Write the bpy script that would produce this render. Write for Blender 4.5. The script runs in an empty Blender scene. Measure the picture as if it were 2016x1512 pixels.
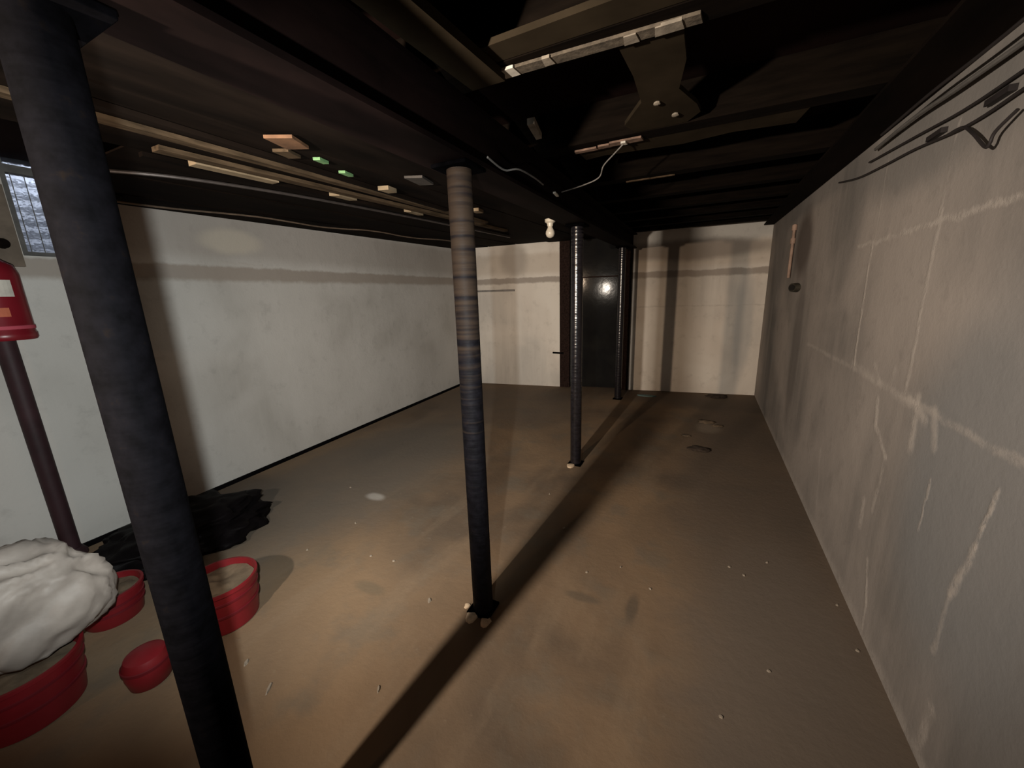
import bpy, bmesh, math, random
from mathutils import Vector, Matrix, noise
random.seed(7)
sc = bpy.context.scene
C = sc.collection
PI = math.pi

# ------------------------------------------------------------------ camera, world, exposure, lights
H = 1.40
R = Matrix(((0.8977835802662308, -0.07268876532732618, 0.4343972679466772),
            (0.4394033686744903, 0.21534780525166572, -0.8720951796511667),
            (-0.030154976402880673, 0.9738283555989112, 0.2252754119509321)))
cam = bpy.data.objects.new('camera', bpy.data.cameras.new('camera'))
C.objects.link(cam)
cam.matrix_world = Matrix.Translation((0, 0, H)) @ R.to_4x4()
cam.data.sensor_width = 36
cam.data.lens = 762 / 2016 * 36
cam.data.clip_start = 0.02
sc.camera = cam

world = bpy.data.worlds.new('world'); sc.world = world; world.use_nodes = True
world.node_tree.nodes['Background'].inputs[0].default_value = (1.0, 0.62, 0.42, 1)
world.node_tree.nodes['Background'].inputs[1].default_value = 0.0
sc.view_settings.view_transform = 'Standard'
sc.view_settings.look = 'None'
sc.view_settings.exposure = 0.0
sc.view_settings.gamma = 1.0


def lamp(name, kind, loc, energy, color, radius=0.02, target=None, cone=None, blend=0.6):
    l = bpy.data.lights.new(name, kind)
    l.energy = energy; l.color = color; l.shadow_soft_size = radius
    if kind == 'SPOT':
        l.spot_size = math.radians(cone); l.spot_blend = blend
    o = bpy.data.objects.new(name, l); C.objects.link(o); o.location = loc
    if target is not None:
        o.rotation_euler = (Vector(target) - Vector(loc)).to_track_quat('-Z', 'Y').to_euler()
    return o


# torch held behind the photographer, shining down the row of posts
lamp('torch_light', 'SPOT', (-0.962, -0.65, 1.50), 440, (1.0, 0.87, 0.73), 0.03, (-0.55, 5.8, 0.98), 114, 1.0)
# bare warm bulb near the ceiling further behind
lamp('warm_bulb_light', 'POINT', (-1.80, -2.60, 1.88), 26, (1.0, 0.58, 0.34), 0.05)
# unseen spot added to strengthen that bulb's light on the far wall
lamp('warm_boost_spot', 'SPOT', (-1.80, -2.60, 1.72), 430, (1.0, 0.74, 0.52), 0.03, (-0.65, 5.8, 1.75), 46, 0.9)
# phone light beside the camera, turned towards the left wall
lamp('phone_light', 'SPOT', (-0.235, 0.050, 1.36), 168, (0.95, 1.0, 0.98), 0.012, (-3.3, 2.3, 1.05), 98, 0.65)
# unseen fill light added to brighten the right wall
lamp('right_wall_fill', 'SPOT', (-0.20, -0.60, 1.35), 13, (1.0, 0.97, 0.96), 0.05, (0.667, 1.25, 0.72), 74, 1.0)


def zc(y):      # underside of the joists: the old ceiling climbs slightly towards the far end
    return 1.99 + 0.022 * y


# ------------------------------------------------------------------ materials
class NT:
    def __init__(s, name):
        s.m = bpy.data.materials.new(name); s.m.use_nodes = True
        s.t = s.m.node_tree; s.b = s.t.nodes['Principled BSDF']

    def n(s, typ, **kw):
        x = s.t.nodes.new(typ)
        for k, v in kw.items(): setattr(x, k, v)
        return x

    def link(s, a, b): s.t.links.new(a, b)

    def val(s, sock, v):
        if isinstance(v, bpy.types.NodeSocket): s.link(v, sock)
        else: sock.default_value = v

    def math(s, op, a, b=0.0, c=None):
        x = s.n('ShaderNodeMath', operation=op); s.val(x.inputs[0], a); s.val(x.inputs[1], b)
        if c is not None: s.val(x.inputs[2], c)
        return x.outputs[0]

    def vmath(s, op, a, b=None):
        x = s.n('ShaderNodeVectorMath', operation=op); s.val(x.inputs[0], a)
        if b is not None: s.val(x.inputs[1], b)
        return x

    def noise(s, scale, detail=4, vec=None, rough=0.55, dist=0.0):
        x = s.n('ShaderNodeTexNoise'); x.inputs['Scale'].default_value = scale
        x.inputs['Detail'].default_value = detail; x.inputs['Roughness'].default_value = rough
        x.inputs['Distortion'].default_value = dist
        if vec is not None: s.link(vec, x.inputs['Vector'])
        return x

    def coord(s, scale=(1, 1, 1)):
        g = s.n('ShaderNodeTexCoord'); m = s.n('ShaderNodeMapping'); m.inputs['Scale'].default_value = scale
        s.link(g.outputs['Object'], m.inputs['Vector']); return m.outputs[0]

    def ramp(s, fac, stops):
        x = s.n('ShaderNodeValToRGB'); e = x.color_ramp.elements
        while len(e) < len(stops): e.new(0.5)
        for i, (p, c) in enumerate(stops):
            e[i].position = p; e[i].color = (*c, 1) if len(c) == 3 else c
        s.link(fac, x.inputs[0]); return x.outputs[0]

    def mix(s, fac, a, b, mode='MIX'):
        x = s.n('ShaderNodeMix', data_type='RGBA', blend_type=mode)
        s.val(x.inputs[0], fac)
        for i, v in ((6, a), (7, b)):
            if isinstance(v, bpy.types.NodeSocket): s.link(v, x.inputs[i])
            else: x.inputs[i].default_value = (*v, 1)
        return x.outputs[2]

    def maprange(s, v, a, b, c=0.0, d=1.0, smooth=True):
        x = s.n('ShaderNodeMapRange', interpolation_type='SMOOTHSTEP' if smooth else 'LINEAR')
        s.val(x.inputs[0], v)
        for i, q in enumerate((a, b, c, d)): x.inputs[i + 1].default_value = q
        return x.outputs[0]

    def bump(s, h, strength=0.3, dist=0.01):
        x = s.n('ShaderNodeBump'); x.inputs['Strength'].default_value = strength
        x.inputs['Distance'].default_value = dist; s.link(h, x.inputs['Height'])
        s.link(x.outputs[0], s.b.inputs['Normal']); return x

    def seg(s, P, A, B, w):
        """soft mask along the segment A-B in object space"""
        A, B = Vector(A), Vector(B); AB = B - A; L2 = AB.length_squared
        pa = s.vmath('SUBTRACT', P, tuple(A)).outputs[0]
        d = s.vmath('DOT_PRODUCT', pa, tuple(AB / L2)).outputs['Value']
        cl = s.n('ShaderNodeClamp'); s.link(d, cl.inputs[0])
        sca = s.n('ShaderNodeVectorMath', operation='SCALE'); sca.inputs[0].default_value = tuple(AB)
        s.link(cl.outputs[0], sca.inputs['Scale'])
        ln = s.vmath('LENGTH', s.vmath('SUBTRACT', pa, sca.outputs[0]).outputs[0]).outputs['Value']
        return s.maprange(ln, w * 0.15, w, 1.0, 0.0)

    def out(s, col, rough=0.8, metal=0.0, spec=0.3):
        if isinstance(col, bpy.types.NodeSocket): s.link(col, s.b.inputs['Base Color'])
        else: s.b.inputs['Base Color'].default_value = (*col, 1)
        s.val(s.b.inputs['Roughness'], rough); s.b.inputs['Metallic'].default_value = metal
        s.b.inputs['Specular IOR Level'].default_value = spec
        return s.m


def simple(name, col, var=0.25, scale=12, rough=0.7, metal=0.0, spec=0.3, bump=0.15, stretch=(1, 1, 1)):
    k = NT(name); c = k.coord(stretch); nz = k.noise(scale, 5, c)
    lo = tuple(max(0, x * (1 - var)) for x in col); hi = tuple(min(1, x * (1 + var)) for x in col)
    cc = k.ramp(nz.outputs[0], [(0.3, lo), (0.7, hi)])
    if bump: k.bump(nz.outputs[0], bump, 0.006)
    return k.out(cc, rough, metal, spec)


def wall_mat(name, dark, mid, light, lines=(), blobs=(), bands=(), seed=0.0, linecol=(0.44, 0.395, 0.355)):
    k = NT(name)
    P0 = k.coord()
    off = k.n('ShaderNodeVectorMath', operation='ADD'); off.inputs[1].default_value = (seed, seed * 1.7, seed * 0.3)
    k.link(P0, off.inputs[0])
    big = k.noise(1.1, 3, off.outputs[0], 0.5, 0.4); fine = k.noise(9, 8, off.outputs[0], 0.65)
    tiny = k.noise(60, 3, off.outputs[0])
    st = k.n('ShaderNodeMapping'); st.inputs['Scale'].default_value = (3.2, 3.2, 0.35); k.link(off.outputs[0], st.inputs[0])
    streak = k.noise(1.6, 5, st.outputs[0], 0.6)
    col = k.ramp(big.outputs[0], [(0.36, dark), (0.5, mid), (0.64, light)])
    col = k.mix(k.maprange(streak.outputs[0], 0.35, 0.7), col, k.mix(0.5, col, light), 'MIX')
    col = k.mix(k.maprange(fine.outputs[0], 0.52, 0.75, 0, 0.35), col, tuple(x * 0.62 for x in mid))
    # wobble for the lines, bands and patches
    wn = k.noise(7, 5, off.outputs[0], 0.7)
    wob = k.vmath('SUBTRACT', wn.outputs['Color'], (0.5, 0.5, 0.5)).outputs[0]
    ws = k.n('ShaderNodeVectorMath', operation='SCALE'); k.link(wob, ws.inputs[0]); ws.inputs['Scale'].default_value = 0.055
    P = k.vmath('ADD', P0, ws.outputs[0]).outputs[0]
    brk = k.maprange(k.noise(14, 5, off.outputs[0], 0.7).outputs[0], 0.36, 0.6)
    for (A, ea, eb, c, a) in bands:      # horizontal band, the lower one a painted cast shadow: z centre A, half widths, colour, alpha
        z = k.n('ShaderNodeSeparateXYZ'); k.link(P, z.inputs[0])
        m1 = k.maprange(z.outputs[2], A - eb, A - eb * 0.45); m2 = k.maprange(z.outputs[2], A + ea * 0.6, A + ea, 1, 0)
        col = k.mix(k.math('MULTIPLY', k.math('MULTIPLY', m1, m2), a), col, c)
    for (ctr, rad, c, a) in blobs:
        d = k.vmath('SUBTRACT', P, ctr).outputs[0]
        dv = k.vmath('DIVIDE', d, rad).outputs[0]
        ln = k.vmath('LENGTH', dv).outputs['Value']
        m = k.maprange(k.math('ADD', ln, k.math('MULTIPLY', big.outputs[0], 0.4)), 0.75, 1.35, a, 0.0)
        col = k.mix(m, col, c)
    hsum = None
    for (A, B, w, a) in lines:
        m = k.math('MULTIPLY', k.seg(P, A, B, w), k.math('MULTIPLY_ADD', brk, a * 0.75, a * 0.25))
        col = k.mix(m, col, linecol)
        hsum = m if hsum is None else k.math('MAXIMUM', hsum, m)
    h = k.math('ADD', k.math('MULTIPLY', fine.outputs[0], 0.7), k.math('MULTIPLY', tiny.outputs[0], 0.15))
    if hsum is not None: h = k.math('ADD', h, k.math('MULTIPLY', hsum, 0.5))
    k.bump(h, 0.42, 0.012)
    return k.out(col, 0.9, 0, 0.15)


XR = 0.667
rl = []
def r_(y, z): return (XR, y, z)
for A, B, w, a in [
    ((2.42, 1.58), (2.39, 1.02), .018, 1.0), ((1.84, 1.62), (1.83, .99), .018, .55), ((1.84, 1.88), (1.85, 1.6), .014, .35),
    ((2.62, 1.58), (1.2, 1.60), .018, .75), ((3.4, 1.0), (1.15, .995), .02, .45), ((2.42, 1.02), (1.75, .98), .03, .35),
    ((2.05, .92), (2.02, .83), .03, .8), ((2.02, .83), (1.88, .74), .022, .7), ((1.88, .74), (1.9, .5), .02, .4),
    ((1.86, .30), (1.80, .15), .02, .8), ((1.80, .15), (1.79, .0), .015, .7), ((2.0, .5), (1.98, .38), .03, .6),
    ((1.28, .90), (1.30, .72), .014, .75), ((1.30, .72), (1.34, .55), .02, .6), ((1.34, .55), (1.36, .35), .016, .4),
    ((1.55, .80), (1.56, .62), .010, .6), ((1.74, 1.02), (1.72, .85), .035, .6), ((1.62, 1.0), (1.58, .9), .03, .5),
    ((1.95, 1.07), (1.96, 1.0), .03, .45), ((2.14, 1.06), (2.06, 1.0), .022, .5), ((1.80, 1.0), (1.66, .96), .03, .6),
    ((2.7, .45), (2.6, .1), .03, .3), ((3.2, 1.9), (3.15, 1.62), .012, .3), ((2.4, 1.95), (2.4, 1.6), .012, .3),
    ((6, .0), (-1, .0), .07, .5), ((1.3, .2), (1.32, .05), .03, .6)]:
    rl.append((r_(*A), r_(*B), w, a))
M_right = wall_mat('painted_block_right', (.175, .162, .150), (.255, .230, .210), (.345, .306, .276), rl,
                   [(r_(1.35, .85), (.3, .42, .62), (.195, .197, .198), .8), (r_(3.95, 1.72), (.3, .33, .3), (.10, .08, .07), .85),  # grey patch: area cut off from the warm lamp, painted in
                    (r_(2.1, 1.9), (.3, .7, .2), (.16, .155, .148), .6), (r_(3.75, .9), (.3, .16, .7), (.14, .125, .115), .6)], (), 3.1)  # painted: shade along the wall top and a post's narrow cast shadow
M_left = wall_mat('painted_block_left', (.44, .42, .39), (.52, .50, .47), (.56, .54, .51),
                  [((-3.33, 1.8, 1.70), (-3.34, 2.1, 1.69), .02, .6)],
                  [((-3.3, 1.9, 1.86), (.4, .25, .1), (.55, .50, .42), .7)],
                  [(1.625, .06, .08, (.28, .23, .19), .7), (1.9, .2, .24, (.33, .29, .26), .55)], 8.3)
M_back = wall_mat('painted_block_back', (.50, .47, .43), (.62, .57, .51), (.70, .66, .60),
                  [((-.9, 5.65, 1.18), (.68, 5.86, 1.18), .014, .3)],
                  [((-.25, 5.75, 1.9), (1.3, .6, .15), (.22, .19, .165), .8), ((.45, 5.8, .9), (.12, .4, .8), (.40, .40, .39), .6),  # narrow grey strip: a post's shadow put into the wall colour
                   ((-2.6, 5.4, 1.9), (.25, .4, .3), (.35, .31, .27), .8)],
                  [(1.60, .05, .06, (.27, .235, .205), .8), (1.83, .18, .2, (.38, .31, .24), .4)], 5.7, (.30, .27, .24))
M_front = wall_mat('painted_block_front', (.30, .28, .26), (.38, .35, .32), (.44, .41, .38), seed=1.2)


def floor_mat():
    k = NT('stained_concrete_floor'); c = k.coord()
    big = k.noise(.8, 4, c, .55, .5); mid = k.noise(3.5, 6, c, .6); fine = k.noise(28, 6, c, .7)
    st = k.n('ShaderNodeMapping'); st.inputs['Scale'].default_value = (2.2, .5, 1); st.inputs['Rotation'].default_value = (0, 0, .5)
    k.link(c, st.inputs[0]); sweep = k.noise(1.8, 5, st.outputs[0], .6)
    col = k.ramp(big.outputs[0], [(.38, (.110, .080, .056)), (.5, (.175, .120, .076)), (.62, (.225, .152, .092))])
    col = k.mix(k.maprange(mid.outputs[0], .48, .68, 0, .5), col, (.13, .112, .088))
    col = k.mix(k.maprange(sweep.outputs[0], .5, .7, 0, .35), col, (.24, .178, .12))
    col = k.mix(k.maprange(fine.outputs[0], .6, .75, 0, .3), col, (.28, .215, .15))
    for ctr, rad, cc, a in [((-2.5, 2.2, 0), (.75, 1.6, 1), (.13, .115, .098), .75), ((-2.05, 1.84, 0), (.09, .05, 1), (.42, .40, .37), .7),  # grey left patch holds both staining and dimmer light in its colour
                            ((.35, 3.2, 0), (.5, 2.8, 1), (.12, .093, .072), .75), ((.40, 1.2, 0), (.42, 1.2, 1), (.145, .118, .095), .7),
                            ((-2.3, 4.4, 0), (1.2, 1.0, 1), (.13, .105, .085), .6),
                            ((.12, 4.3, 0), (.13, .22, 1), (.30, .25, .19), .5), ((.05, 3.62, 0), (.07, .06, 1), (.05, .035, .028), .85),
                            ((-1.4, 1.15, 0), (.10, .04, 1), (.12, .10, .07), .5), ((-.42, 1.52, 0), (.09, .03, 1), (.10, .08, .06), .6),
                            ((-.2, 1.55, 0), (.03, .1, 1), (.08, .065, .05), .6), ((-.3, 5.45, 0), (1.2, .5, 1), (.11, .085, .065), .7)]:
        d = k.vmath('DIVIDE', k.vmath('SUBTRACT', c, ctr).outputs[0], rad).outputs[0]
        ln = k.vmath('LENGTH', d).outputs['Value']
        m = k.maprange(k.math('ADD', ln, k.math('MULTIPLY_ADD', mid.outputs[0], .9, -.45)), .5, 1.2, a, 0)
        col = k.mix(m, col, cc)
    k.bump(k.math('ADD', mid.outputs[0], k.math('MULTIPLY', fine.outputs[0], .4)), .35, .012)
    return k.out(col, .82, 0, .25)


M_floor = floor_mat()
M_wood = simple('old_dark_wood', (0.0046, 0.0030, 0.0020), .45, 5, .85, stretch=(1, 8, 8), spec=.04)
M_wood_y = simple('old_dark_wood_lengthwise', (0.0200, 0.0120, 0.0100), .5, 5, .85, stretch=(9, 1, 9), spec=.04)
M_subfloor = simple('sooty_subfloor', (0.0080, 0.0036, 0.0028), .5, 3, .95, bump=.2, spec=.04)
M_panel = simple('sooty_ceiling_board', (0.0066, 0.0042, 0.0030), .75, 2.6, .9, stretch=(2.6, .5, 1), spec=.04)
M_olive = simple('olive_brown_board', (0.0250, 0.0185, 0.0115), .25, 8, .85, spec=.04)
M_lath = simple('dusty_tan_lath', (0.0612, 0.0414, 0.0252), .5, 7, .85, stretch=(5, 1, 5), spec=.04)
M_pale = simple('pale_flaking_paint', (0.2040, 0.1740, 0.1380), .3, 25, .85, bump=.4)
M_white = simple('dirty_white', (0.5100, 0.4760, 0.4165), .15, 20, .6)
M_porc = simple('white_porcelain', (.62, .56, .46), .06, 8, .3, spec=.5, bump=0)
M_red = simple('red_plastic', (0.1560, 0.0073, 0.0114), .22, 6, .45, spec=.45)
M_redrim = simple('dark_red_plastic', (0.1040, 0.0052, 0.0094), .2, 6, .5, spec=.4)
M_plaster = simple('dried_tan_plaster', (0.1248, 0.0912, 0.0600), .4, 12, .9, bump=.6)
M_bag = simple('white_crumpled_sack', (0.3000, 0.2625, 0.2325), .2, 9, .55, spec=.4, bump=.5)
M_black = simple('black_plastic_sheet', (0.0040, 0.0032, 0.0036), .3, 8, .5, bump=.4, spec=.04)
M_green = simple('pale_green_tape', (0.1210, 0.2310, 0.0990), .25, 30, .7)
M_orange = simple('rusty_orange_plate', (0.1200, 0.0600, 0.0300), .4, 14, .7)
M_metal = simple('dull_conduit', (0.0990, 0.0855, 0.0810), .2, 20, .45, .7)
M_wire = simple('dark_cable', (.022, .018, .018), .2, 20, .6)
M_wirel = simple('grey_cable', (0.1120, 0.1050, 0.0980), .2, 20, .6)
M_teal = simple('faded_teal_plastic', (.10, .17, .17), .25, 10, .7)
M_chip = simple('pale_plaster_chip', (0.2750, 0.2310, 0.1815), .2, 30, .9)
M_mortar = simple('mortar_dab', (.52, .40, .28), .25, 30, .95, bump=.6)
M_rust = simple('iron_beam', (0.0054, 0.0027, 0.0023), .5, 9, .75, .3, stretch=(1, .4, 1), spec=.04)
M_bore = simple('black_bore', (.008, .007, .006), .2, 10, .9)
M_screen = simple('galvanised_steel', (.42, .43, .46), .2, 12, .5, .3)


def post_mat(name, rough, spec, f=1.0, bmp=.55, lit_top=False):
    k = NT(name); c = k.coord((1, 1, 1)); n = k.noise(30, 5, c, .6)
    w = k.n('ShaderNodeTexNoise'); mp = k.n('ShaderNodeMapping'); mp.inputs['Scale'].default_value = (2, 2, 42)
    k.link(c, mp.inputs[0]); k.link(mp.outputs[0], w.inputs['Vector']); w.inputs['Scale'].default_value = 1.0; w.inputs['Detail'].default_value = 2
    col = k.ramp(n.outputs[0], [(.3, (.008 * f, .007 * f, .009 * f)), (.62, (.020 * f, .018 * f, .024 * f)), (.8, (.045 * f, .03 * f, .022 * f))])
    k.bump(k.math('ADD', w.outputs[0], k.math('MULTIPLY', n.outputs[0], .15)), bmp, .006)
    if lit_top:      # light on the upper post painted as brown rings, stronger towards the top
        z = k.n('ShaderNodeSeparateXYZ'); k.link(c, z.inputs[0])
        up = k.maprange(z.outputs[2], .45, 1.7, .0, .42)
        rr = k.maprange(k.math('ADD', w.outputs[0], up), .66, .98, 0, 1)
        col = k.mix(rr, col, (.030, .020, .014))
    return k.out(col, rough, .0, spec)


def door_mat():
    k = NT('black_sheet_steel'); c = k.coord(); n = k.noise(4, 5, c, .6)
    col = k.ramp(n.outputs[0], [(.3, (.008, .008, .009)), (.75, (.015, .015, .014))])
    k.bump(n.outputs[0], .1, .01)
    return k.out(col, .10, 0, .04)


M_post_lit_top = post_mat('top_lit_brown_black_steel', .6, .08, .35, .8, True)  # brown upper part carries painted light
M_post, M_post_shiny, M_door = post_mat('dull_black_steel', .8, .01, .05), post_mat('glossy_black_steel', .22, .6, .5, .5), door_mat()
g = NT('dirty_glass'); g.b.inputs['Transmission Weight'].default_value = 1.0
g.bump(g.noise(25, 2, g.coord((1, 1, 1))).outputs[0], .5, .01)
M_glass = g.out((.75, .78, .82), .18, 0, .4)


# ------------------------------------------------------------------ mesh helpers
class MB:
    def __init__(s): s.bm = bmesh.new()

    def poly(s, rings, cap=True, closed=True):
        """loft a list of rings (each the same number of points)"""
        vs = [[s.bm.verts.new(p) for p in r] for r in rings]
        n = len(rings[0])
        for a, b in zip(vs, vs[1:]):
            for i in range(n if closed else n - 1):
                s.bm.faces.new((a[i], a[(i + 1) % n], b[(i + 1) % n], b[i]))
        if cap:
            s.bm.faces.new(vs[0][::-1]); s.bm.faces.new(vs[-1])
        return s

    def prism(s, pts, z0, z1):
        f0 = z0 if callable(z0) else (lambda x, y: z0); f1 = z1 if callable(z1) else (lambda x, y: z1)
        return s.poly([[(x, y, f0(x, y)) for x, y in pts], [(x, y, f1(x, y)) for x, y in pts]])

    def box(s, x0, x1, y0, y1, z0, z1): return s.prism([(x0, y0), (x1, y0), (x1, y1), (x0, y1)], z0, z1)

    def tube(s, pts, r, seg=10, radii=None):
        pts = [Vector(p) for p in pts]; rings = []
        up = Vector((0, 0, 1))
        for i, p in enumerate(pts):
            t = (pts[min(i + 1, len(pts) - 1)] - pts[max(i - 1, 0)]).normalized()
            a = t.cross(up)
            if a.length < .05: a = t.cross(Vector((0, 1, 0)))
            a.normalize(); b = a.cross(t).normalized()
            rr = radii[i] if radii else r
            rings.append([p + rr * (math.cos(2 * PI * k / seg) * a + math.sin(2 * PI * k / seg) * b) for k in range(seg)])
        return s.poly(rings)

    def lathe(s, prof, c=(0, 0, 0), seg=40, cap=True):
        return s.poly([[(c[0] + r * math.cos(2 * PI * k / seg), c[1] + r * math.sin(2 * PI * k / seg), c[2] + z) for k in range(seg)] for r, z in prof], cap)

    def build(s, name, mat, parent=None, loc=(0, 0, 0), smooth=False, bevel=0.0):
        bmesh.ops.recalc_face_normals(s.bm, faces=s.bm.faces)
        me = bpy.data.meshes.new(name); s.bm.to_mesh(me); s.bm.free()
        me.materials.append(mat)
        if smooth:
            me.polygons.foreach_set('use_smooth', [True] * len(me.polygons))
            try: me.set_sharp_from_angle(angle=math.radians(40))
            except Exception: pass
        o = bpy.data.objects.new(name, me); C.objects.link(o); o.location = loc
        if parent: o.parent = parent
        if bevel:
            m = o.modifiers.new('bevel', 'BEVEL'); m.width = bevel; m.segments = 2; m.limit_method = 'ANGLE'
        return o


def tag(o, label, cat, group=None, kind=None):
    o['label'] = label; o['category'] = cat
    if group: o['group'] = group
    if kind: o['kind'] = kind
    return o


def thing(name, loc, label, cat, group=None, rz=0):
    o = bpy.data.objects.new(name, None); C.objects.link(o); o.location = loc; o.rotation_euler.z = rz
    return tag(o, label, cat, group)


def struct(o, label, cat):
    o['kind'] = 'structure'; o['label'] = label; o['category'] = cat
    return o


# ------------------------------------------------------------------ setting
def xl(y): return -3.23 - .05 * y
BL, BR = Vector((-3.495, 5.29)), Vector((XR, 5.86))
bd = (BR - BL).normalized(); bn = Vector((-bd.y, bd.x))       # outward (+y)


def bpt(x, off=0.0):     # point on the back wall line at world x, moved off metres towards the room
    t = (x - BL.x) / (BR.x - BL.x)
    p = BL.lerp(BR, t) - bn * off
    return (p.x, p.y)


Y0 = -4.0
m = MB()
m.prism([(xl(Y0) + .045, Y0), (XR + .2, Y0), (XR + .2, 5.87), (XR, 5.86), (BL.x + .045, BL.y), (xl(Y0) + .045, 5.29 - 9.29)], -.15, 0.0) if False else None
m.prism([(xl(Y0) + .045, Y0 - .1), (XR + .1, Y0 - .1), (XR + .1, 5.95), (BL.x + .045, BL.y + .08)], -.15, 0.0)
struct(m.build('floor', M_floor), 'stained brown concrete basement floor', 'floor')
struct(MB().prism([(xl(Y0) - .02, Y0), (xl(Y0) + .06, Y0), (BL.x + .06, BL.y), (BL.x - .02, BL.y)], -.16, -.05).build('trim_1', M_black),
       'black drainage gap between floor slab and left wall', 'gap')
struct(MB().prism([(xl(Y0) + .001, Y0), (xl(Y0) + .010, Y0), (BL.x + .010, BL.y), (BL.x + .001, BL.y)], -.049, .018).build('trim_2', M_black),  # thin black strip thickening the dark line of the gap
       'black strip at the foot of the left wall', 'edge')

# left wall with the small window opening
WY0, WY1, WZ0, WZ1 = .80, 1.10, 1.68, 2.30
m = MB()
def lseg(y0, y1, z0, z1, n=1): m.prism([(xl(y0), y0), (xl(y1), y1), (xl(y1) - .22, y1), (xl(y0) - .22, y0)], z0, z1)
lseg(Y0, WY0, -.15, 2.42); lseg(WY1, 5.3, -.15, 2.42); lseg(WY0, WY1, -.15, WZ0); lseg(WY0, WY1, WZ1, 2.42)
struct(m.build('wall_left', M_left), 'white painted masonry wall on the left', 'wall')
m = MB()
m.prism([(XR, Y0), (XR + .2, Y0), (XR + .2, 6.1), (XR, 6.1)], -.15, 2.42)
struct(m.build('wall_right', M_right), 'grey painted block wall with pale joint lines on the right', 'wall')
DX0, DX1 = -1.92, -.93
m = MB()
def bseg(x0, x1, z0, z1):
    a, b = bpt(x0), bpt(x1); a2, b2 = bpt(x0, -.2), bpt(x1, -.2)
    m.prism([a, b, b2, a2], z0, z1)
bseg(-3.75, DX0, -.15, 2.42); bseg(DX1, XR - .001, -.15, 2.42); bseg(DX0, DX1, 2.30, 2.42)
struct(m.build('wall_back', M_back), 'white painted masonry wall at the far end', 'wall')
struct(MB().box(xl(Y0) - .2, XR + .2, Y0 - .2, Y0, -.15, 2.42).build('wall_front', M_front), 'masonry wall behind the camera', 'wall')

# ceiling: subfloor above the joists
m = MB()
m.prism([(xl(Y0) - .2, Y0 - .2), (XR + .2, Y0 - .2), (XR + .2, 6.2), (xl(6.2) - .2, 6.2)], lambda x, y: zc(y) + .17, lambda x, y: zc(y) + .22)
struct(m.build('ceiling', M_subfloor), 'sooty dark wooden underside of the floor above', 'ceiling')
# low boards left of the beam
PX = [-1.02, -1.55, -2.08, -2.55, -2.98]
YE = 5.26
for i in range(4):
    a, b = PX[i] - .004, PX[i + 1] + .004
    dz = [0, -.004, .003, -.002][i]
    e = bpt((a + b) / 2, .0)[1] - .02
    o = MB().prism([(b, [-1.2, -1.2, .86, .86][i]), (a, [-1.2, -1.2, .86, .86][i]), (a, e), (b, e)], lambda x, y, d=dz: zc(y) + .002 + d, lambda x, y: zc(y) + .012)
    o = o.build('ceiling_board', M_panel)
    tag(o, ['long sooty ceiling board right beside the steel beam', 'sooty ceiling board under the rusty plates and green tape',
            'sooty ceiling board carrying the bright tan lath', 'sooty ceiling board crossed by the thin metal conduit'][i], 'ceiling board',
        'boards under the left half of the ceiling')
e = 5.27
o = MB().prism([(xl(1.18) + .004, 1.18), (-2.988, 1.18), (-2.988, 5.33), (xl(5.27) + .004, 5.27)], lambda x, y: zc(y) - .004, lambda x, y: zc(y) + .012).build('ceiling_board', M_panel)
tag(o, 'sooty ceiling board along the top of the left wall', 'ceiling board', 'boards under the left half of the ceiling')

# joists across the room
labels = ['pale-striped joist nearest above the camera, right of the beam', 'joist with the pinkish broken paint strip and hanging cobweb',
          'third joist from the camera, bare and dark', 'fourth joist, carrying the short thin pale streak']
k = 0
ys = [-1.82, -1.21, -.6, -.02, .56, 1.17, 1.93, 2.66, 3.27, 3.85, 4.40, 4.93, 5.4]
for j, y in enumerate(ys):
    x0 = xl(y) + .003
    if y > 5.1: x0 = -2.4
    if y in (.56, -.02): x0 = -1.56
    w = .048
    o = MB().prism([(x0, y - w), (XR - .003, y - w), (XR - .003, y + w), (x0, y + w)], lambda x, yy: zc(yy) + .016, lambda x, yy: zc(yy) + .168)
    o = o.build('ceiling_joist', M_wood)
    nm = {1.17: 'dark joist with a broken pale strip and white tabs under it, right of the beam', 1.93: 'dark joist with a pinkish flaking strip and cobweb under it',
          2.66: 'dark joist with one short thin pale lath under it', 3.27: 'first dark joist beyond the short thin pale lath',
          3.85: 'second dark joist beyond the short thin pale lath', 4.40: 'third dark joist from the far wall', 4.93: 'second dark joist from the far wall',
          5.4: 'last dark joist, closest to the far wall'}.get(y)
    if nm is None:
        nm = {.56: 'dark joist at the top of the frame just before the pale strip', -.02: 'dark joist directly above the camera',
              -.6: 'dark joist behind and above the camera', -1.21: 'second dark joist behind the camera', -1.82: 'dark joist furthest behind the camera'}[y]
    tag(o, nm, 'joist', 'joists across the ceiling')

# steel I-beam on the posts
BX = -.83
def beam_x(y): return -.80 - .028 * y
m = MB()
def bprism(x0, x1, dz0, dz1):
    y0, y1 = -2.5, 5.55
    m.prism([(beam_x(y0) + x0, y0), (beam_x(y0) + x1, y0), (beam_x(y1) + x1, y1), (beam_x(y1) + x0, y1)],
            lambda x, y: zc(y) + dz0, lambda x, y: zc(y) + dz1)
bt = thing('steel_beam', (0, 0, 0), 'long dark rusty steel I-beam carried by the row of round posts', 'beam')
bprism(-.088, .088, -.170, -.155); m.build('bottom_flange', M_rust, bt)
m = MB(); bprism(-.008, .008, -.155, -.002); m.build('web', M_rust, bt)
m = MB(); bprism(-.088, .088, -.002, .013); m.build('top_flange', M_rust, bt)
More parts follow.
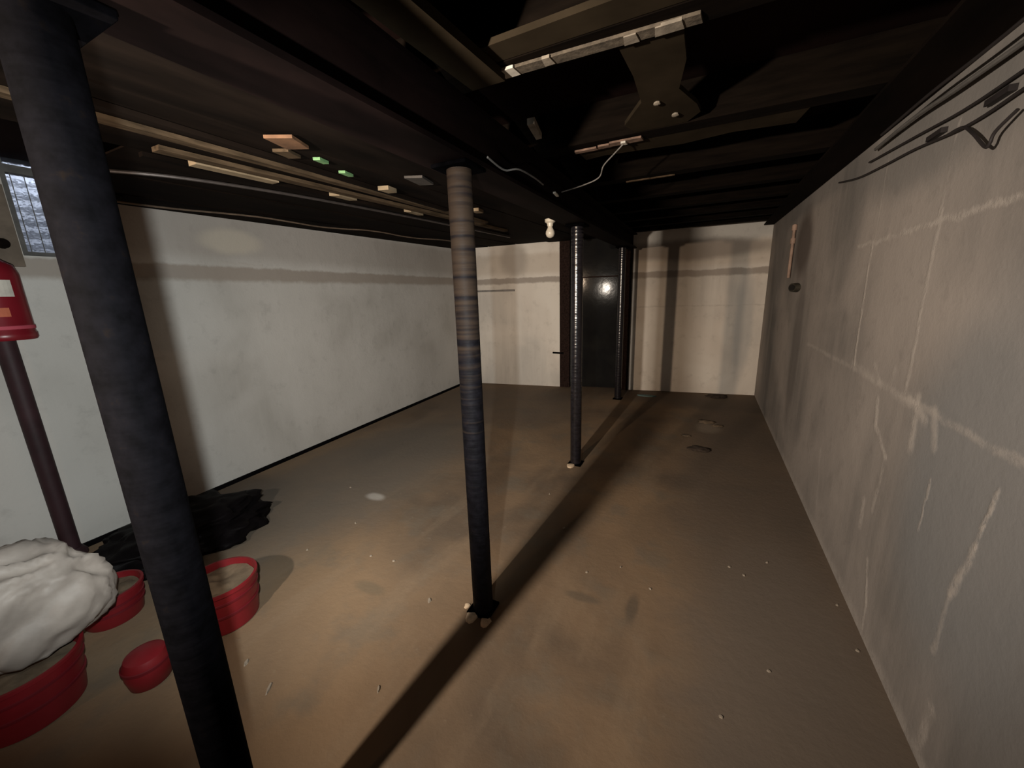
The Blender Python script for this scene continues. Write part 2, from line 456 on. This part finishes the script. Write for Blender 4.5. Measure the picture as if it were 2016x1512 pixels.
# nailing board along the right side of the beam
o = MB().prism([(-.70, .55), (-.60, .55), (-.57, 1.16), (-.68, 1.16)], lambda x, y: zc(y) - .012, lambda x, y: zc(y) + .014).build('nailing_board', M_olive)
tag(o, 'short brown board slanting beside the beam before the pale strip', 'board')

# ------------------------------------------------------------------ posts
def post(x, y, label, chips, mat=None, rad=.0445):
    mat = mat or M_post
    t = thing('steel_post', (x, y, 0), label, 'post', 'round steel posts under the beam')
    zt = zc(y) - .171 - .002
    m = MB(); m.lathe([(rad, .012), (rad, zt - .014)], seg=48)
    m.build('shaft', mat, t, smooth=True)
    m = MB(); m.prism([(-.055, -.055), (.055, -.055), (.055, .055), (-.055, .055)], 0.0, .012)
    m.build('base_plate', M_post, t, bevel=.002)
    m = MB(); m.prism([(-.07, -.07), (.07, -.07), (.07, .07), (-.07, .07)], zt - .014, zt - .001)
    m.build('cap_plate', M_post, t, bevel=.002)
    for (dx, dy, r) in chips:
        m = MB(); pr = [(r, .0), (r * .9, r * .3), (r * .5, r * .45), (r * .1, r * .5)]
        n = 9
        m.poly([[(dx + rr * math.cos(2 * PI * q / n) * (1 + .25 * math.sin(q * 2.3 + dx * 90)), dy + rr * math.sin(2 * PI * q / n) * 1.2, z + .001) for q in range(n)] for rr, z in pr])
        m.build('mortar_dab', M_mortar, t, smooth=True)
    return t


post(-.875, .288, 'dark round steel post closest to the camera, crossing the left of the picture', [], None, .041)
post(-.815, 1.27, 'dark round steel post in the middle of the room with mortar dabs at its foot', [(-.02, -.068, .028), (.05, -.066, .024), (-.075, -.02, .014)], M_post_lit_top)
post(-.885, 2.93, 'dark round steel post with shining ripples, third along the beam', [(-.02, -.07, .034)], M_post_shiny)
post(-.965, 5.09, 'dark round steel post in front of the black steel door', [], M_post_shiny)

# ------------------------------------------------------------------ window on the left wall
ang = math.atan(.05)
def lx(y, off): return xl(y) + off
wt = thing('window_1', (0, 0, 0), 'small basement window with ribbed bright pane high on the left wall', 'window')
wt['kind'] = 'structure'
m = MB()
def wbox(y0, y1, z0, z1, o0, o1): m.prism([(lx(y0, o0), y0), (lx(y1, o0), y1), (lx(y1, o1), y1), (lx(y0, o1), y0)], z0, z1)
wbox(WY0, WY0 + .03, WZ0, WZ1, -.10, -.04); wbox(WY1 - .03, WY1, WZ0, WZ1, -.10, -.04)
wbox(WY0 + .03, WY1 - .03, WZ0, WZ0 + .025, -.10, -.04); wbox(WY0 + .03, WY1 - .03, WZ1 - .03, WZ1, -.10, -.04)
wbox(WY0 + .03, WY1 - .03, 2.10, 2.14, -.10, -.04)
m.build('window_frame', simple('grey_window_paint', (.10, .095, .09), .2, 20), wt)
m = MB(); wbox(WY0 + .03, WY1 - .03, WZ0 + .025, 2.10, -.078, -.07); wbox(WY0 + .03, WY1 - .03, 2.14, WZ1 - .03, -.078, -.07)
m.build('glass_pane', M_glass, wt)
m = MB()
for q in range(5):
    yy = WY0 + .05 + q * .05
    m.tube([(lx(yy, -.062), yy, WZ0 + .025), (lx(yy, -.062), yy, 2.10)], .002, 6)
m.build('security_mesh', M_wirel, wt)
# corrugated steel window well outside, lit by daylight coming down into it
m = MB(); rings = []
yc, xc = (WY0 + WY1) / 2, xl(.95) - .225
for q in range(73):
    z = 1.60 + q * .012; rr = .30 + .014 * math.sin(q * 2 * PI / 6)
    rings.append([(xc - rr * math.sin(PI * a / 14) * .9, yc - rr * math.cos(PI * a / 14), z) for a in range(15)])
m.poly(rings, cap=False, closed=False)
well = m.build('window_well', M_screen, smooth=True)
struct(well, 'corrugated steel window well seen through the small window', 'window well')
m = MB(); m.box(xc - .3, xc - .001, yc - .3, yc + .3, 1.5, 1.6)
struct(m.build('window_well_floor', M_screen), 'gravel floor of the window well', 'window well')
al = bpy.data.lights.new('well_daylight', 'AREA'); al.energy = 9.0; al.size = .3; al.color = (.82, .88, 1)
ao = bpy.data.objects.new('well_daylight', al); C.objects.link(ao); ao.location = (xc - .14, yc, 2.5)
# wooden casing left of the window
m = MB(); m.prism([(lx(.66, .001), .66), (lx(.79, .001), .79), (lx(.79, .03), .79), (lx(.66, .03), .66)], 1.62, 2.02)
o = m.build('window_casing', simple('brown_casing', (.13, .10, .075), .3, 9)); tag(o, 'worn brown wooden casing board beside the small window', 'casing')
m = MB(); m.tube([(lx(.73, .031), .73, 1.73), (lx(.73, .05), .73, 1.73)], .025, 14)
tag(m.build('iron_knob', M_wood), 'dark round knob on the brown casing board', 'knob')

# ------------------------------------------------------------------ door at the back
db = math.atan2(bd.y, bd.x)
dt = thing('door_1', (*bpt(DX0), 0), 'black sheet steel door between dark jambs in the far wall', 'door', rz=db)
dt['kind'] = 'structure'
DW = (Vector(bpt(DX1)) - Vector(bpt(DX0))).length
m = MB(); m.box(.004, .15, -.03, .09, 0.001, 2.295); m.build('jamb', M_wood_y, dt)
m = MB(); m.box(DW - .15, DW - .004, -.03, .09, 0.001, 2.295); m.build('jamb', M_wood_y, dt)
m = MB(); m.box(.152, DW - .152, .03, .05, 0.01, 1.60); m.build('lower_panel', M_door, dt)
m = MB(); m.box(.152, DW - .152, .022, .045, 1.612, 2.29); m.build('upper_panel', M_door, dt)
m = MB(); m.box(.152, DW - .152, .012, .052, 1.598, 1.614); m.build('cross_rail', M_wood_y, dt)
m = MB(); m.tube([(-.10, -.045, .53), (.02, -.045, .525), (.06, -.035, .525)], .014, 8); m.build('latch', M_black, dt)

# ------------------------------------------------------------------ fittings overhead
t = thing('lamp_holder', (-1.34, 3.58, zc(3.58) - .012), 'white porcelain lamp holder with unlit bulb hanging from the far ceiling', 'lamp')
MB().lathe([(.048, 0.006), (.048, -.018), (.030, -.030), (.026, -.055)], seg=28).build('socket', M_porc, t, smooth=True)
MB().lathe([(.020, -.055), (.024, -.07), (.040, -.10), (.042, -.12), (.032, -.145), (.012, -.156)], seg=28).build('bulb', M_porc, t, smooth=True)

def under(y, d=0.0): return zc(y) - d

# pale strip under the 1.23 joist, in broken pieces
def strip(name, pts, mat, label, cat, th=.006, group=None, d=.0):
    o = MB().prism(pts, lambda x, y: zc(y) + .016 - d - th, lambda x, y: zc(y) + .0155 - d).build(name, mat)
    return tag(o, label, cat, group)

t = thing('wood_lath', (0, 0, 0), 'broken pale painted lath under the joist, right of the beam', 'lath')
def lp(nm, x0, x1, y0, y1, mat, skew=.0, d=.002):
    dy = -.06 if y0 < 1.5 else .08; y0 += dy; y1 += dy
    MB().prism([(x0, y0), (x1, y0 + skew), (x1 + .004, y1 + skew), (x0 - .004, y1)], lambda x, y: zc(y) + .008 - d, lambda x, y: zc(y) + .0158 - d).build(nm, mat, t)
lp('strip', -.64, -.06, 1.205, 1.245, simple('greyed_lath', (.085, .068, .05), .45, 40, .9, bump=.5), .02, .0)
lp('tab', -.575, -.535, 1.20, 1.245, M_white, .0, .003)
lp('tab', -.450, -.428, 1.205, 1.243, M_pale, .0, .003)
lp('tab', -.235, -.205, 1.22, 1.258, M_pale, .0, .003)
lp('tab', -.16, -.10, 1.222, 1.26, M_pale, .0, .003)
o = MB().prism([(-.66, 1.235), (XR - .01, 1.27), (XR - .01, 1.345), (.05, 1.36), (-.10, 1.33), (-.2, 1.35), (-.62, 1.33)], lambda x, y: zc(y) + .0165, lambda x, y: zc(y) + .03)
o = MB().prism([(-.26, 1.225), (-.10, 1.225), (-.10, 1.38), (-.13, 1.56), (-.08, 1.72), (-.07, 1.80), (-.12, 1.877), (-.32, 1.877), (-.345, 1.78), (-.255, 1.6), (-.25, 1.40)],
               lambda x, y: zc(y) + .018, lambda x, y: zc(y) + .034).build('blocking_board', M_olive)
tag(o, 'ragged olive brown board bridging two joists right of the beam', 'board')
o = MB().prism([(-.60, 1.04), (.35, 1.02), (.35, 1.118), (-.05, 1.118), (-.12, 1.118), (-.60, 1.118)], lambda x, y: zc(y) + .018, lambda x, y: zc(y) + .034).build('nailer_board', M_olive)
tag(o, 'olive brown nailer board along the near side of the striped joist', 'board')
o = MB().prism([(-.60, 1.982), (.30, 1.982), (.28, 2.14), (.05, 2.11), (-.15, 2.15), (-.5, 2.11), (-.60, 2.13)], lambda x, y: zc(y) + .018, lambda x, y: zc(y) + .034).build('nailer_board', M_olive)
tag(o, 'olive brown nailer board just beyond the pinkish flaking strip', 'board')
for (x, y, r, l) in [(-.205, 1.62, .012, 'pale blob on the ragged olive board, nearer one'), (-.155, 1.76, .013, 'pale blob on the ragged olive board, farther one')]:
    m = MB(); m.lathe([(r * .3, -.002), (r, .0), (r * .9, .006), (r * .5, .009)], (x, y, zc(y) + .009), 9)
    tag(m.build('plaster_blob', M_pale), l, 'plaster')

t = thing('paint_strip', (0, 0, 0), 'pinkish flaking paint strip under the second joist', 'paint strip')
M_pink = simple('pinkish_flaking_paint', (0.1560, 0.0990, 0.0720), .4, 30, .9, bump=.5)
lp('flake', -.60, -.50, 1.855, 1.885, M_pink, .0, .004); lp('flake', -.49, -.44, 1.845, 1.88, M_pink, .0, .004)
lp('flake', -.435, -.30, 1.83, 1.875, M_pink, .0, .004)
lp('flake', -.385, -.365, 1.83, 1.86, M_white, .0, .012)
o = strip('paint_streak', [(-.50, 2.68), (-.22, 2.68), (-.22, 2.692), (-.50, 2.696)], M_lath, 'short thin pale lath under the joist beyond the cobweb', 'lath', .008)
# tab and loose wires by the beam
m = MB(); m.prism([(-.65, 1.50), (-.62, 1.50), (-.655, 1.66), (-.68, 1.66)], lambda x, y: zc(y) - .006, lambda x, y: zc(y) + .0155)
tag(m.build('paper_tag', M_pale), 'slanting pale paper tag stuck beside the beam', 'tag')
def wire(pts, r, mat, label, name='cable', cat='cable', sub=6, group=None):
    P = [Vector(p) for p in pts]; out = []
    for i in range(len(P) - 1):
        p0, p1, p2, p3 = P[max(i - 1, 0)], P[i], P[i + 1], P[min(i + 2, len(P) - 1)]
        for q in range(sub):
            u = q / sub
            out.append(.5 * ((2 * p1) + (p2 - p0) * u + (2 * p0 - 5 * p1 + 4 * p2 - p3) * u * u + (3 * p1 - p0 - 3 * p2 + p3) * u ** 3))
    out.append(P[-1])
    return tag(MB().tube(out, r, 8).build(name, mat, smooth=True), label, cat, group)
wire([(-.715, 1.30, 1.865), (-.722, 1.44, 1.86), (-.69, 1.50, 1.872), (-.70, 1.68, 1.885), (-.73, 1.86, 1.90)], .0035, M_wirel, 'thin grey wire bent along the right edge of the beam')
wire([(-.375, 1.93, zc(1.93)), (-.42, 1.94, 2.0), (-.47, 1.96, 1.965), (-.50, 2.0, 1.93), (-.58, 2.03, 1.915), (-.70, 2.04, 1.90)], .003, simple('cobweb_grey', (.13, .12, .11), .4, 60), 'dusty cobweb strand hanging from the pinkish strip to the beam', 'cobweb', 'cobweb')
m = MB(); m.prism([(-.725, 1.98), (-.712, 1.98), (-.722, 2.06), (-.735, 2.06)], 1.885, 1.892)
tag(m.build('metal_clip', M_white), 'tiny bright metal clip on the lower edge of the beam', 'clip')

# left ceiling: laths, plates, tape, conduit, wavy cable
def lath(x0, y0, x1, y1, w, mat, label, name='wood_lath', th=.018, cat='lath', group='laths along the left ceiling'):
    o = MB().prism([(x0 - w / 2, y0), (x0 + w / 2, y0), (x1 + w / 2, y1), (x1 - w / 2, y1)], lambda x, y: zc(y) - .006 - th, lambda x, y: zc(y) - .006).build(name, mat)
    return tag(o, label, cat, group)
M_tan2 = simple('bright_tan_board', (0.1999, 0.1529, 0.1000), .25, 9, .85, spec=.04)
lath(-1.78, .45, -1.86, 3.3, .045, M_lath, 'dusty tan lath nearer the beam on the left ceiling')
lath(-1.965, .9, -1.965, 3.9, .055, M_lath, 'dusty tan lath farther from the beam on the left ceiling')
lath(-2.025, 1.05, -2.025, 1.42, .055, M_tan2, 'bright tan board piece on the left ceiling', th=.024, name='board_piece', cat='board', group=None)
lath(-1.66, .5, -1.80, 2.6, .03, M_panel, 'dark lath beside the rusty plates on the left ceiling')
lath(-2.085, .9, -2.085, 4.2, .03, M_panel, 'dark lath between the bright tan board and the conduit')
def plate(cx, cy, lx_, ly_, rot, mat, label, name, cat, th=.012, group=None):
    c, s = math.cos(rot), math.sin(rot)
    pts = [(cx + c * a - s * b, cy + s * a + c * b) for a, b in ((-lx_, -ly_), (lx_, -ly_ * .7), (lx_ * .8, ly_), (-lx_ * .9, ly_ * .8))]
    o = MB().prism(pts, lambda x, y: zc(y) - .007 - th, lambda x, y: zc(y) - .007).build(name, mat)
    return tag(o, label, cat, group)
plate(-1.50, 1.13, .05, .07, .35, M_orange, 'rusty orange metal plate on the left ceiling, left of the green tape', 'rusty_plate', 'plate')
plate(-1.62, 1.21, .030, .05, .3, M_lath, 'small brown plate beside the rusty orange plate', 'metal_plate', 'plate')
plate(-1.585, 1.345, .014, .035, .2, M_green, 'pale green tape piece nearer the camera on the ceiling', 'green_tape', 'tape', group='green tape pieces')
plate(-1.655, 1.545, .014, .04, .2, M_green, 'pale green tape piece farther from the camera on the ceiling', 'green_tape', 'tape', group='green tape pieces')
plate(-1.44, 1.85, .045, .09, .2, simple('dull_grey_plate', (.04, .033, .028), .3), 'dull grey patch plate between beam and green tape', 'patch_plate', 'plate')
for (x, y, a, b, l) in [(-2.025, 1.85, .025, .09, 'light tan chip board under the lath beyond the green tape'), (-1.70, 1.88, .03, .05, 'light tan chip board close to the beam side lath'),
                        (-2.025, 2.5, .02, .10, 'light tan chip board just left of the middle post'), (-1.62, 2.75, .03, .06, 'light tan chip board just right of the middle post')]:
    plate(x, y, a, b, .1, M_tan2, l, 'board_chip', 'board', .022, 'light board chips on the left ceiling')
wire([(-2.42, .90, zc(.8) - .022), (-2.30, 1.15, zc(1.15) - .022), (-2.215, 1.7, zc(1.7) - .02), (-2.175, 2.6, zc(2.6) - .02), (-2.165, 3.5, zc(3.5) - .02), (-2.16, 4.4, zc(4.4) - .02)], .008, M_metal,
     'thin dull metal conduit running along the left ceiling', 'metal_conduit', 'conduit')
pts = []
for q in range(15):
    y = 1.0 + q * .24
    pts.append((-3.10 + .22 * ((y - 1) / 3.4) + .012 * math.sin(q * 1.7), y, zc(y) - .022 - .008 * math.sin(q * 1.3)))
wire(pts, .006, simple('brown_cable', (.12, .085, .06), .3, 20), 'wavy brown cable running just below the ceiling beside the left wall')

# board closing the joist bays along the right wall
o = MB().prism([(.47, .2), (XR - .004, .2), (XR - .004, 5.82), (.56, 5.81), (.50, 3.0)], lambda x, y: zc(y) + .002, lambda x, y: zc(y) + .0145).build('ceiling_board', M_panel)
tag(o, 'black ceiling board along the top of the right wall', 'ceiling board')
# cables on the right wall
X = XR - .012
wire([(X, 3.1, 1.985), (X, 2.75, 1.93), (X, 2.4, 1.90), (X, 2.1, 1.88), (X, 1.75, 1.845), (X, 1.5, 1.85), (X, 1.1, 1.87), (X, .6, 1.88)], .0042, M_wire, 'lowest dark cable sagging along the right wall', group='cables on the right wall')
wire([(X, 2.6, 1.965), (X, 2.1, 1.925), (X, 1.8, 1.90), (X, 1.55, 1.895), (X, 1.1, 1.90), (X, .6, 1.91)], .0042, M_wire, 'middle dark cable along the right wall', group='cables on the right wall')
wire([(X - .01, 2.5, 1.995), (X - .02, 2.1, 1.985), (X - .02, 1.8, 1.965), (X - .01, 1.5, 1.955), (X, 1.1, 1.95), (X, .6, 1.955)], .007, M_wirel, 'thick grey cable at the top edge of the right wall', group='cables on the right wall')
wire([(X - .05, 2.3, 2.0), (X - .05, 1.9, 1.995), (X - .05, 1.6, 1.98), (X - .05, 1.3, 1.975), (X - .05, .7, 1.975)], .005, M_wire, 'topmost dark cable beside the thick grey cable', group='cables on the right wall')
wire([(X, 1.86, 1.855), (X - .01, 1.75, 1.842), (X - .02, 1.66, 1.80), (X - .02, 1.585, 1.745), (X - .02, 1.565, 1.745), (X - .02, 1.55, 1.77), (X - .01, 1.50, 1.80)], .004, M_wire, 'loose dark wire end drooping in a hook on the right wall', 'loose_wire', 'wire')
for y, z, l in [(1.95, 1.878, 'dark cable staple on the lowest cable, farther one'), (1.62, 1.868, 'dark cable staple between the cables, nearer one')]:
    tag(MB().box(X - .006, XR - .001, y - .05, y + .05, z - .004, z + .012).build('cable_clamp', M_wire), l, 'clamp', 'cable clamps')
# conduit and dark pipe stub near the far right corner
t = thing('wall_conduit', (XR - .02, 4.32, 0), 'short pinkish vertical conduit with couplings on the right wall near the corner', 'conduit')
M_pk = simple('pinkish_conduit', (.26, .18, .14), .3, 14, .7)
MB().tube([(0, 0, 1.47), (0, 0, 1.92)], .012, 12).build('pipe', M_pk, t, smooth=True)
for z in (1.87, 1.76): MB().tube([(0, 0, z), (0, 0, z + .045)], .0195, 14).build('coupling', M_pk, t, smooth=True)
t = thing('pipe_stub', (XR, 4.0, 1.385), 'dark oval pipe stub sticking out of the right wall', 'pipe')
m = MB(); n = 20
m.poly([[(-.001, .16 * math.cos(2 * PI * q / n), .038 * math.sin(2 * PI * q / n)) for q in range(n)], [(-.035, .157 * math.cos(2 * PI * q / n), .035 * math.sin(2 * PI * q / n)) for q in range(n)]])
m.build('sleeve', simple('dark_olive_iron', (.045, .04, .03), .3), t, smooth=True)
m = MB(); m.poly([[(-.0355, .13 * math.cos(2 * PI * q / n), .025 * math.sin(2 * PI * q / n)) for q in range(n)], [(-.038, .128 * math.cos(2 * PI * q / n), .024 * math.sin(2 * PI * q / n)) for q in range(n)]])
m.build('bore', M_bore, t)
# rod on the back wall
a, b = bpt(-3.42, .025), bpt(-2.60, .025)
t = thing('metal_rod', (*a, 1.465), 'thin grey metal rod fixed across the far wall at left', 'rod')
v = Vector((b[0] - a[0], b[1] - a[1], -.005))
MB().tube([(0, 0, 0), v], .014, 10).build('rod', simple('grey_rod', (.22, .21, .20), .2), t, smooth=True)
for f in (.15, .85):
    q = v * f; MB().tube([q, q + Vector((bn.x, bn.y, 0)) * .025], .008, 8).build('bracket', M_metal, t)

# ------------------------------------------------------------------ things on the floor, left
def blob(name, mat, c, rad, amp, freq, seed, parent=None, flat=None, sub=5, ridged=True, stretch=False):
    bm = bmesh.new(); bmesh.ops.create_icosphere(bm, subdivisions=sub, radius=1)
    for v in bm.verts:
        d = v.co.normalized(); p = d * freq + Vector((seed, seed * .7, -seed))
        if stretch:      # cloth: creases run along one slanting direction
            a = Vector((.35, .55, .75)).normalized(); w_ = p + .35 * noise.noise_vector(p * 1.3)
            p = w_ * 2.4 - a * (w_.dot(a)) * 1.9
        n = noise.noise(p) + .5 * noise.noise(p * 2.3)
        if stretch:
            q = d * 1.1 + Vector((seed, 2, 7))
            s = 1 + .30 * noise.noise(q) + .14 * (1 - 2 * abs(noise.noise(p * .8)) ** .6) + .05 * (1 - 2.5 * abs(noise.noise(p * 1.7 + Vector((3, 3, 3)))))
            v.co = Vector((d.x * rad[0] * s, d.y * rad[1] * s, d.z * rad[2] * s)) + Vector(c)
            v.co.z = max(v.co.z, flat + .001 + .01 * abs(noise.noise(p)))
            continue
        rg = (1 - abs(noise.noise(p * 1.9 + Vector((9, 1, 4)))) * 2.2) if ridged else 0
        rg += .5 * (1 - abs(noise.noise(p * 4.1)) * 2.2) if ridged else 0
        s = 1 + amp * n + amp * .45 * rg
        v.co = Vector((d.x * rad[0] * s, d.y * rad[1] * s, d.z * rad[2] * s)) + Vector(c)
        if flat is not None and v.co.z < flat: v.co.z = flat + (v.co.z - flat) * .03 + .012 * abs(noise.noise(p * 3))
        if flat is not None: v.co.z = max(v.co.z, flat + .001)
    me = bpy.data.meshes.new(name); bm.to_mesh(me); bm.free(); me.materials.append(mat)
    me.polygons.foreach_set('use_smooth', [True] * len(me.polygons))
    o = bpy.data.objects.new(name, me); C.objects.link(o)
    if parent: o.parent = parent
    return o


def bucket(x, y, rb, rt, h, label, fill=None, rz=0.0, group='red buckets on the left', name='red_bucket'):
    t = thing(name, (x, y, 0), label, 'bucket', group, rz)
    w = .004
    prof = [(rb * .96, .001), (rb, .006), (rb + (rt - rb) * .55, h * .55), (rt, h - .006), (rt, h), (rt - w, h), (rt - w - .001, h - .006), (rb - w, .010), (.01, .009)]
    MB().lathe(prof, seg=56).build('body', M_red, t, smooth=True)
    for q, zz in enumerate((h - .05, h * .45)):
        rr = rb + (rt - rb) * zz / h
        MB().lathe([(rr + .0005, zz - .006), (rr + .005, zz - .004), (rr + .005, zz + .004), (rr + .0005, zz + .006)], seg=56, cap=False).build('ridge', M_redrim, t, smooth=True)
    MB().lathe([(rt + .0005, h - .012), (rt + .006, h - .011), (rt + .006, h + .002), (rt - .004, h + .003), (rt - .0045, h)], seg=56, cap=False).build('rim', M_red, t, smooth=True)
    if fill:
        zf = fill; rr = rb + (rt - rb) * zf / h - .006
        bm = bmesh.new(); bmesh.ops.create_circle(bm, cap_ends=False, segments=40, radius=rr)
        bm.free()
        m = MB(); rings = []
        for i in range(7):
            f = 1 - i / 6.3
            rings.append([(rr * f * math.cos(2 * PI * q / 40), rr * f * math.sin(2 * PI * q / 40),
                           zf + .02 * noise.noise(Vector((rr * f * math.cos(2 * PI * q / 40) * 22, rr * f * math.sin(2 * PI * q / 40) * 22, x))) + (.012 * (1 - f))) for q in range(40)])
        m.poly(rings, cap=True); m.build('dried_plaster', M_plaster, t, smooth=True)
    return t


bucket(-2.06, .205, .135, .155, .205, 'large red bucket at the lower left under the white sack', .15)
bucket(-1.865, .745, .125, .140, .205, 'red bucket of dried tan plaster casting a round shadow, right of the nearest post', .175)
bucket(-2.36, .53, .10, .115, .15, 'dark red bucket behind, under the right edge of the white sack', .12)
t = thing('red_pail', (-1.805, .445, 0), 'small red rounded pail seen just left of the nearest post', 'pail')
MB().lathe([(.050, .001), (.062, .012), (.070, .06), (.070, .10), (.060, .125), (.035, .136), (.004, .138)], seg=44).build('body', M_red, t, smooth=True)
MB().lathe([(.0705, .086), (.074, .088), (.074, .098), (.0705, .10)], seg=44, cap=False).build('rim', M_redrim, t, smooth=True)

sack = blob('white_sack', M_bag, (-2.10, .28, .375), (.15, .18, .20), .26, 1.0, 5.1, flat=.212, stretch=True)
tag(sack, 'crumpled dirty white sack heaped on the red bucket at lower left', 'sack')
sk = blob('black_plastic_bag', M_black, (-2.72, .98, .08), (.30, .36, .12), .3, 1.5, 11.0, flat=.0)
tag(sk, 'black plastic bag lying at the foot of the left wall behind the nearest post', 'bag')

# pipe with red canister by the left wall
t = thing('dark_pipe', (-3.19, .63, 0), 'dark vertical pipe standing before the left wall, behind the white sack', 'pipe')
M_pipe = simple('dark_maroon_paint', (.030, .013, .016), .3, 10, .6)
MB().tube([(0, 0, 0.0), (0, 0, zc(.6) + .01)], .038, 24).build('shaft', M_pipe, t, smooth=True)
MB().lathe([(.06, 0.0), (.06, .02), (.042, .05), (.039, .05)], seg=24).build('foot_flange', M_pipe, t, smooth=True)
t = thing('red_canister', (-2.985, .595, 1.26), 'red metal canister with white label hung on the dark pipe at the left edge', 'canister')
MB().lathe([(.098, 0), (.105, .01), (.105, .03), (.101, .036), (.101, .30), (.09, .345), (.05, .375), (.03, .39)], seg=44).build('body', simple('red_enamel', (.17, .008, .015), .15, 6, .35, spec=.5), t, smooth=True)
MB().lathe([(.031, .385), (.031, .43), (.02, .44)], seg=20).build('valve', M_black, t, smooth=True)
MB().lathe([(.1012, .05), (.104, .052), (.104, .066), (.1012, .068)], seg=44, cap=False).build('ring', simple('pinkish_band', (.42, .06, .09), .1), t, smooth=True)
m = MB(); rr = .1025
def patch(a0, a1, z0, z1, r):
    return [[(r * math.cos(math.radians(a)), r * math.sin(math.radians(a)), z) for a in [a0 + (a1 - a0) * q / 12 for q in range(13)]] for z in (z0, z1)]
m.poly(patch(-70, 28, .20, .275, rr), cap=False, closed=False); m.build('white_label', M_white, t)
m = MB(); m.poly(patch(-70, 10, .11, .15, rr), cap=False, closed=False); m.build('orange_label', simple('orange_label_paint', (.45, .12, .06), .1), t)
m = MB(); m.box(-.17, -.099, -.02, .02, .12, .15); m.build('hanger', M_black, t)

# ------------------------------------------------------------------ litter
chips = [((-.2, 0), 0)]
spots = [(430, 1027), (845, 1183), (485, 1305), (745, 1358), (530, 1355), (1110, 1040), (1082, 973), (1155, 1127), (1222, 1117), (1280, 1160), (1513, 1322), (1464, 1133), (1436, 1117), (700, 1030), (690, 960), (605, 1083), (1510, 1108), (1648, 1192), (1688, 1282), (1420, 1413), (775, 1105), (730, 1095)]
f_ = 762.
def fl(u, v):
    d = R @ Vector((u - 1008, -(v - 756), -f_)); tt = -H / d.z
    return d.x * tt, d.y * tt
where = ['long pale splinter near the black bag', 'pale chip left of the middle post foot', 'pale chip right of the nearest post, close to the red bucket', 'pale chip at the bottom of the picture, left of the long shadow',
         'pale sliver beside the nearest post near the picture bottom', 'pale curled chip lying inside the long shadow', 'pale chip at the left edge of the long shadow', 'pale chip just right of the long shadow, nearer one of two',
         'pale chip right of the long shadow, upper of two', 'pale chip on open floor right of the long shadow', 'lone pale chip low on the floor towards the right wall', 'pale chip in the dark floor area left of the right wall',
         'pale chip beside another in the dark floor area', 'faint chip on the left floor near the grey spot', 'faint chip beyond the grey floor spot', 'faint chip on the floor above the red bucket',
         'pale chip close to the middle of the right floor', 'pale chip touching the foot of the right wall, farther one', 'pale chip at the foot of the right wall, nearer one', 'pale chip at the bottom right of the floor',
         'small chip left of the middle post, upper one', 'small chip left of the middle post, leftmost']
for i, (u, v) in enumerate(spots):
    x, y = fl(u, v)
    big = {0: (.075, .008), 1: (.016, .010), 2: (.02, .008), 3: (.018, .006), 4: (.028, .006), 5: (.012, .005)}.get(i, (.008, .006))
    rot = random.uniform(0, PI)
    if i == 0: rot = 2.75
    if i in (2, 3, 4, 1): rot = 2.2
    m = MB(); n = 7; th = .004 + .5 * min(big) * .5
    ring = [(math.cos(2 * PI * q / n) * big[0] * random.uniform(.7, 1.1), math.sin(2 * PI * q / n) * big[1] * random.uniform(.7, 1.1)) for q in range(n)]
    m.poly([[(a, b, 0) for a, b in ring], [(a * .8, b * .7, th) for a, b in ring]])
    o = m.build('plaster_chip', M_chip, loc=(x, y, .0005)); o.rotation_euler.z = rot
    tag(o, where[i], 'chip', 'plaster chips scattered on the floor')

# teal piece and rubble near the back wall
m = MB(); n = 10
m.poly([[(math.cos(2 * PI * q / n) * .13, math.sin(2 * PI * q / n) * .045, 0) for q in range(n)], [(math.cos(2 * PI * q / n) * .12, math.sin(2 * PI * q / n) * .04, .012) for q in range(n)]])
tag(m.build('teal_scrap', M_teal, loc=(-.63, 5.36, .0005)), 'flat faded teal plastic scrap on the floor by the far wall', 'scrap')
M_crumb = simple('damp_dark_rubble', (.045, .032, .024), .5, 30, .95, bump=.6)
for (x, y, s, l, mt) in [(.04, 3.62, .05, 'dark crumbled lump lying on the far right floor', M_crumb), (.10, 4.45, .045, 'low pale rubble patch on the far right floor', M_plaster),
                         (.20, 4.36, .03, 'small rubble piece right of the pale patch', M_plaster), (-.08, 3.95, .025, 'small crumb between the dark lump and the long shadow', M_plaster),
                         (.22, 5.62, .07, 'dark rubble heap at the foot of the far wall near the corner', M_crumb)]:
    o = blob('rubble_lump', mt, (x, y, s * .12), (s * 1.5, s, s * .3), .5, 2.0, x * 9 + y, flat=0.0, sub=3)
    tag(o, l, 'rubble', 'rubble on the far floor')
